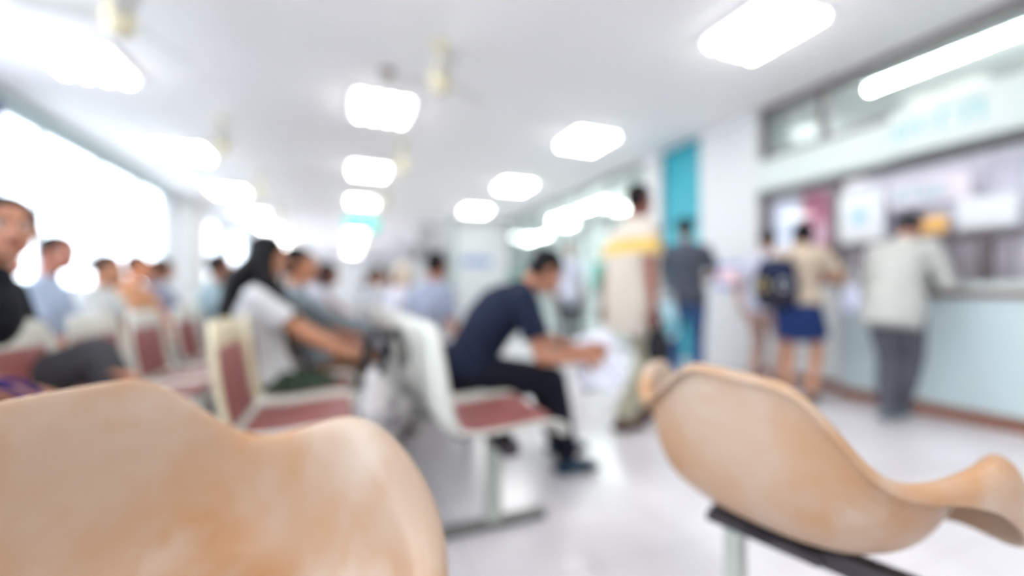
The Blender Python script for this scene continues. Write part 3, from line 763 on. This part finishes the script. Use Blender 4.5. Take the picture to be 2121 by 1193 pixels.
# girl with long black hair
person('girl with long black hair, white t-shirt and dark green patterned trousers on a bench', (-.26, 2.34, 0), -90,
    sit(h=1.46, fem=True, hair='long', lean=-7, bend=10, neck=4, pitch=-12, loose=.022, poleR=(.3, -.6, -1), poleL=(-.3, -.6, -1), handL=(-.08, .34, .56), handR=(.08, .32, .57), vox=.010),
    skinc=(186, 130, 100), shirt=cloth((226, 226, 228), .03), lower=cloth((72, 92, 76), c2=(40, 52, 44), scale=30), shoe=cloth((120, 90, 80)), hairc=(26, 24, 27))
# man reclining beside her
person('man in grey-blue shirt and brown shorts slumped beside the long-haired girl', (-.12, 2.88, 0), -90,
    sit(h=1.6, hz=.49, hy=.02, lean=-26, bend=8, neck=0, pitch=2, yaw=-10, sleeve='long', handL=(-.05, .40, .62), handR=(.05, .44, .62), lower='shorts'),
    skinc=(190, 130, 98), shirt=cloth((140, 152, 160)), lower=cloth((120, 88, 66)))
# man at left edge
person('man in black t-shirt and grey trousers at the left edge, face turned to the viewer', (-1.11, 1.95, 0), -80,
    sit(h=1.63, lean=4, bend=14, neck=10, yaw=60, hz=.50, w=1.14, handL=(-.04, .26, .62), handR=(.20, .26, .56), footL=(.02, .42, .34), kneeL=(-.2, .1, 1), footR=(.16, .44, .08), vox=.010),
    skinc=(178, 124, 100), shirt=cloth((22, 26, 34)), lower=cloth((82, 82, 88)), shoe=cloth((60, 50, 50)))
person('person in light blue shirt sitting just behind the man in black at the left', (-1.50, 3.14, 0), -84,
    sit(h=1.58, yaw=40, lean=4, bend=6), skinc=(170, 112, 92), shirt=cloth((186, 202, 228)), lower=cloth((60, 62, 84)), key='sit_blue')
# walking man in beige
def banded_shirt():
    m = cloth((222, 212, 198), .03).copy(); m.name = 'cream_shirt_with_yellow_band'; nt = m.node_tree; b = nt.nodes['Principled BSDF']
    src = b.inputs['Base Color'].links[0].from_socket
    tc = nt.nodes.new('ShaderNodeTexCoord'); sx = nt.nodes.new('ShaderNodeSeparateXYZ'); nt.links.new(tc.outputs['Object'], sx.inputs[0])
    cm = nt.nodes.new('ShaderNodeMath'); cm.operation = 'COMPARE'; cm.inputs[1].default_value = 1.235; cm.inputs[2].default_value = .05
    nt.links.new(sx.outputs[2], cm.inputs[0]); mx = nt.nodes.new('ShaderNodeMix'); mx.data_type = 'RGBA'
    nt.links.new(cm.outputs[0], mx.inputs[0]); nt.links.new(src, mx.inputs[6]); mx.inputs[7].default_value = lin((206, 172, 100)); nt.links.new(mx.outputs[2], b.inputs['Base Color'])
    return m
person('man in cream short-sleeved shirt with a yellow chest band walking along the aisle', (1.86, 2.38, 0), -92,
    stand(h=1.69, yaw=-6, lean=1, w=1.0, belly=True, loose=.036, hem=.26, pg=.022, handR=(.24, .0, .78), handL=(-.24, -.08, .80), footL=(-.08, .16, .08), footR=(.08, -.14, .08), vox=.010),
    skinc=(142, 88, 76), shirt=banded_shirt(), lower=cloth((196, 190, 168)), shoe=cloth((92, 56, 46)), hairc=(38, 32, 34))
# man in charcoal with jeans
person('man in charcoal shirt and blue jeans standing with his back turned by the teal door', (3.14, 3.18, 0), -42,
    stand(h=1.68, loose=.022, lean=2, neck=14, pitch=-10, handR=(.14, .34, 1.04), poleR=(1, -.6, -.4), handL=(-.10, .30, 1.02), poleL=(-1, -.4, -.4), w=1.05, footL=(-.10, 0, .08), footR=(.10, 0, .08)),
    skinc=(150, 108, 92), shirt=cloth((84, 88, 100)), lower=cloth((72, 104, 154)), shoe=cloth((40, 60, 70)))
# woman with backpack
wm, J = person('woman in beige top and navy skirt with a dark backpack standing at the service window', (3.58, 2.38, 0), -72,
    stand(h=1.58, hz=.84, fem=True, hair='bob', lean=6, bend=10, neck=30, pitch=-20, loose=.026, hem=.02, lower='skirt', skirtlen=.72, handR=(.12, .36, 1.05), handL=(-.12, .36, 1.05), poleR=(1, -.3, -.8), w=1.08, footL=(-.09, 0, .08), footR=(.09, 0, .08)),
    skinc=(200, 148, 118), shirt=cloth((214, 196, 176)), lower=cloth((44, 66, 122)), shoe=cloth((110, 80, 70)), hairc=(26, 26, 34))
t = empty('backpack', (3.42, 2.44, .82), R(-66)); tag(t, 'dark navy backpack with round gold and silver buckles on the woman at the window', 'backpack')
bm = bmesh.new(); loft(bm, [(0, -.06, .03), (0, -.075, .16), (0, -.06, .33)], [(.15, .07), (.17, .095), (.14, .07)], 20, xdir=(1, 0, 0)); finish(bm, 'bag_body', cloth((44, 50, 78)), t, True)
bm = bmesh.new(); loft(bm, [(0, -.13, .05), (0, -.14, .14)], [(.12, .045), (.12, .05)], 18, xdir=(1, 0, 0)); finish(bm, 'front_pocket', cloth((58, 56, 66)), t, True)
for sx, m_ in ((-.075, 'gold'), (.085, 'silver')):
    bm = bmesh.new()
    for q in range(16):
        a0 = 2 * PI * q / 16; a1 = 2 * PI * (q + 1) / 16
        cyl(bm, (sx + .038 * math.cos(a0), -.185, .17 + .038 * math.sin(a0)), (sx + .038 * math.cos(a1), -.185, .17 + .038 * math.sin(a1)), .008, seg=6)
    finish(bm, 'buckle', M[m_], t, True)
for sx in (-1, 1):
    bm = bmesh.new(); loft(bm, [(sx * .09, -.03, .08), (sx * .12, .10, .12), (sx * .125, .17, .30), (sx * .11, .10, .44), (sx * .09, -.02, .40), (sx * .08, -.04, .34)], [.013] * 6, 8); finish(bm, 'shoulder_strap', M['black'], t, True)
# companion behind her
person('person in pale lavender top and dusty pink trousers, half hidden behind the backpack woman', (3.80, 2.86, 0), -80,
    stand(h=1.56, fem=True, hz=.83, lean=4, neck=20, pitch=-10), skinc=(196, 150, 124), shirt=cloth((216, 218, 236), .04), lower=cloth((206, 172, 160)), hairc=(60, 50, 52))
# man at counter
person('person in pale grey jacket and grey trousers leaning on the counter', (3.72, 1.78, 0), -84,
    stand(h=1.60, hz=.86, lean=16, bend=14, neck=34, pitch=-20, yaw=12, sleeve='long', loose=.024, hem=.2, handR=(.10, .40, 1.04), handL=(-.10, .40, 1.04), poleR=(.5, -.3, -1), poleL=(-.5, -.3, -1), hdirL=(.3, 1, 0), hdirR=(-.3, 1, 0), palmL=(0, 0, -1), palmR=(0, 0, -1), curlL=10, curlR=10,
          footL=(-.02, -.08, .08), footR=(.0, .10, .08), vox=.011),
    skinc=(176, 122, 100), shirt=cloth((204, 204, 198), .06), lower=cloth((98, 98, 108)), shoe=cloth((120, 130, 140)), hairc=(70, 68, 72))
# distant walker
person('distant person in white shirt and black trousers standing in the aisle beyond the papers', (3.02, 5.3, 0), 170,
    stand(h=1.66, vox=.016, hem=.17), skinc=(150, 110, 92), shirt=cloth((222, 226, 240), .03), lower=cloth((34, 36, 42)), key='stand_far', hairc=(60, 56, 60))
# people on the first row beyond the bent man
person('person in lavender-grey shirt seen from behind, seated beyond the man in navy', (.60, 3.12, 0), -50,
    sit(h=1.60, lean=10, bend=10, neck=14), skinc=(168, 112, 88), shirt=cloth((164, 172, 194)), lower=cloth((50, 56, 92)), key='sit_lean')
t, J = person('person in pale cream headscarf and white top in the first row crowd', (.46, 3.74, 0), -50,
    sit(h=1.46, fem=True, hair='bob', lean=6, bend=8, neck=18), skinc=(180, 130, 104), shirt=cloth((226, 226, 240), .04), lower=cloth((84, 80, 88)), hairc=(222, 206, 186), names={'hair': 'headscarf'}, key='sit_scarf')
t, J = person('dark-haired person in black top just left of the lavender shirt', (.46, 4.26, 0), -60, None,
    skinc=(150, 104, 84), shirt=cloth((40, 40, 48)), lower=cloth((60, 60, 68)), key='sit_scarf')
# generic seated crowd
sit_a = sit(h=1.56, vox=.016, yaw=8); sit_b = sit(h=1.5, vox=.016, lean=8, neck=24, pitch=-14, fem=True, hair='bob'); sit_c = sit(h=1.58, vox=.016, lean=-8, yaw=-30, sleeve='long'); sit_d = sit(h=1.46, vox=.016, fem=True, hair='bun', lean=2, neck=12)
V = {'a': sit_a, 'b': sit_b, 'c': sit_c, 'd': sit_d}
crowd = [
 (-.16, 3.62, 'a', (192, 168, 176), (88, 74, 70), (184, 124, 100), 'person in dusty mauve shirt behind the slumped man in grey-blue'),
 (-.16, 4.15, 'b', (224, 226, 240), (160, 120, 104), (160, 104, 84), 'person in white blouse bent forward in the second row crowd'),
 (-.16, 4.7, 'c', (206, 212, 232), (70, 76, 96), (176, 120, 96), 'person in pale blue long-sleeved shirt deep in the second row'),
 (-.16, 5.7, 'd', (190, 84, 96), (60, 60, 70), (168, 118, 96), 'person in rose red top far back in the second row'),
 (.46, 5.3, 'a', (214, 216, 222), (80, 82, 90), (170, 118, 92), 'person in pale grey shirt far back in the first row'),
 (.46, 6.2, 'c', (120, 128, 140), (60, 62, 72), (160, 108, 86), 'person in slate grey shirt far back in the first row'),
 (.46, 7.3, 'b', (232, 228, 224), (70, 70, 80), (176, 124, 98), 'person in white blouse at the far end of the first row'),
 (-.84, 3.9, 'c', (176, 202, 212), (90, 92, 100), (172, 116, 92), 'person in pale teal shirt on the third row, left of the long-haired girl'),
 (-.84, 4.45, 'b', (96, 86, 92), (60, 60, 66), (190, 130, 98), 'person in dark top hunched on the third row beside the pale teal shirt'),
 (-.84, 5.2, 'a', (188, 190, 206), (84, 84, 96), (166, 114, 92), 'person in lilac-grey shirt farther along the third row'),
 (-.84, 6.3, 'd', (222, 214, 208), (60, 60, 70), (176, 122, 98), 'person in cream top far along the third row'),
 (-.84, 7.4, 'b', (150, 96, 100), (60, 60, 70), (176, 122, 98), 'person in dull red top at the far end of the third row'),
 (-1.5, 3.5, 'd', (232, 236, 238), (120, 170, 120), (196, 140, 110), 'person in white top and green skirted lap before the window on the fourth row'),
 (-1.5, 4.35, 'a', (228, 168, 128), (90, 70, 66), (212, 140, 104), 'person in peach orange top on the fourth row before the window'),
 (-1.5, 5.0, 'c', (150, 156, 182), (70, 70, 86), (170, 118, 96), 'person in dusty blue shirt on the fourth row by the pier'),
 (-1.5, 6.4, 'b', (222, 224, 230), (70, 70, 80), (170, 118, 96), 'person in white shirt far along the fourth row'),
 (-2.15, 4.3, 'a', (170, 214, 176), (90, 96, 90), (180, 124, 100), 'person in light green shirt under the big left window'),
 (-2.15, 5.1, 'b', (96, 72, 84), (66, 60, 70), (160, 110, 90), 'person in plum dark top under the big left window'),
 (-2.15, 6.5, 'd', (210, 212, 226), (66, 60, 70), (172, 120, 96), 'person in pale top far along under the window'),
 (-.16, 7.0, 'a', (200, 204, 210), (66, 66, 74), (172, 120, 96), 'person in light grey shirt at the far end of the second row'),
 (-.16, 8.2, 'c', (90, 60, 66), (66, 66, 74), (172, 120, 96), 'person in wine brown shirt beyond the far end of the second row'),
 (.46, 8.6, 'd', (180, 186, 200), (66, 66, 74), (172, 120, 96), 'person in blue-grey top seated deepest in the first row'),
 (-.84, 9.0, 'a', (120, 124, 134), (66, 66, 74), (172, 120, 96), 'person in mid grey shirt seated deepest in the third row'),
 (-1.5, 8.0, 'c', (204, 180, 170), (66, 66, 74), (172, 120, 96), 'person in beige pink shirt deep in the fourth row'),
]
ROWY = {.46: (.46, 1.56), -.16: (-.20, 1.82), -.84: (-.86, 1.40), -1.5: (-1.48, 2.1), -2.15: (-2.14, 2.5)}
for x, y, v, sc, lc, kc, lab in crowd:
    x, y0 = ROWY[x]; nb_ = int((y - y0 + .3) // 2.18); y = y0 + nb_ * 2.18 + min(3, max(0, round((y - y0 - nb_ * 2.18) / .52))) * .52
    person(lab, (x, y, 0), -90 + random.uniform(-10, 10), V[v], skinc=kc, shirt=cloth(sc), lower=cloth(lc), key='crowd_' + v, group='seated crowd', hairc=(36, 32, 36))

# ------------------------------------------------------------------ bags and small things
def bag(name, label, loc, rz, w, d, h_, m, hm, cat='bag'):
    t = empty(name, loc, R(rz)); tag(t, label, cat)
    bm = bmesh.new(); loft(bm, [(0, 0, d * .5), (0, 0, h_ * .5), (0, 0, h_ - d * .35)], [(w / 2, d / 2), (w / 2 * 1.06, d / 2 * 1.1), (w / 2 * .8, d / 2 * .6)], 18, xdir=(1, 0, 0)); finish(bm, 'bag_body', m, t, True)
    for sy in (-1, 1):
        bm = bmesh.new(); pts = [(w * .3 * math.cos(a_), sy * d * .2, h_ - .03 + .13 * math.sin(a_)) for a_ in [PI * q / 8 for q in range(9)]]
        loft(bm, pts, [.008 if name != 'tote_bag' else .016] * 9, 8); finish(bm, 'handle', hm, t, True)
    return t
bag('tote_bag', 'white and grey patterned bag with black handles hanging behind the nearest front-row backrest', (.15, 1.64, .37), 55, .29, .17, .31,
    mat('bag_print', (190, 186, 184), .8, .1, 14, c2=(100, 98, 102)), M['black'])
bag('carrier_bag', 'white and teal plastic carrier bag hanging beside the man in jeans', (2.84, 3.12, .48), 0, .24, .12, .36, mat('bag_teal', (226, 240, 246), .5, .1, 9, c2=(70, 190, 210)), M['white'])
bag('shopping_bag', 'black shoulder bag held at the hip by the walking man in cream', (1.85, 2.11, .47), 90, .2, .09, .24, M['black'], M['black'])
bag('document_bag', 'pale lavender plastic bag hanging between the two customers at the window', (3.86, 2.13, .76), 80, .16, .06, .24, mat('bag_lilac', (220, 224, 246), .5, .05), M['white'])
bag('cloth_bag', 'purple cloth bag on the seat at the left edge beside the man in black', (-.84, 1.50, .44), 10, .34, .18, .15, cloth((84, 62, 140)), cloth((64, 48, 110)))
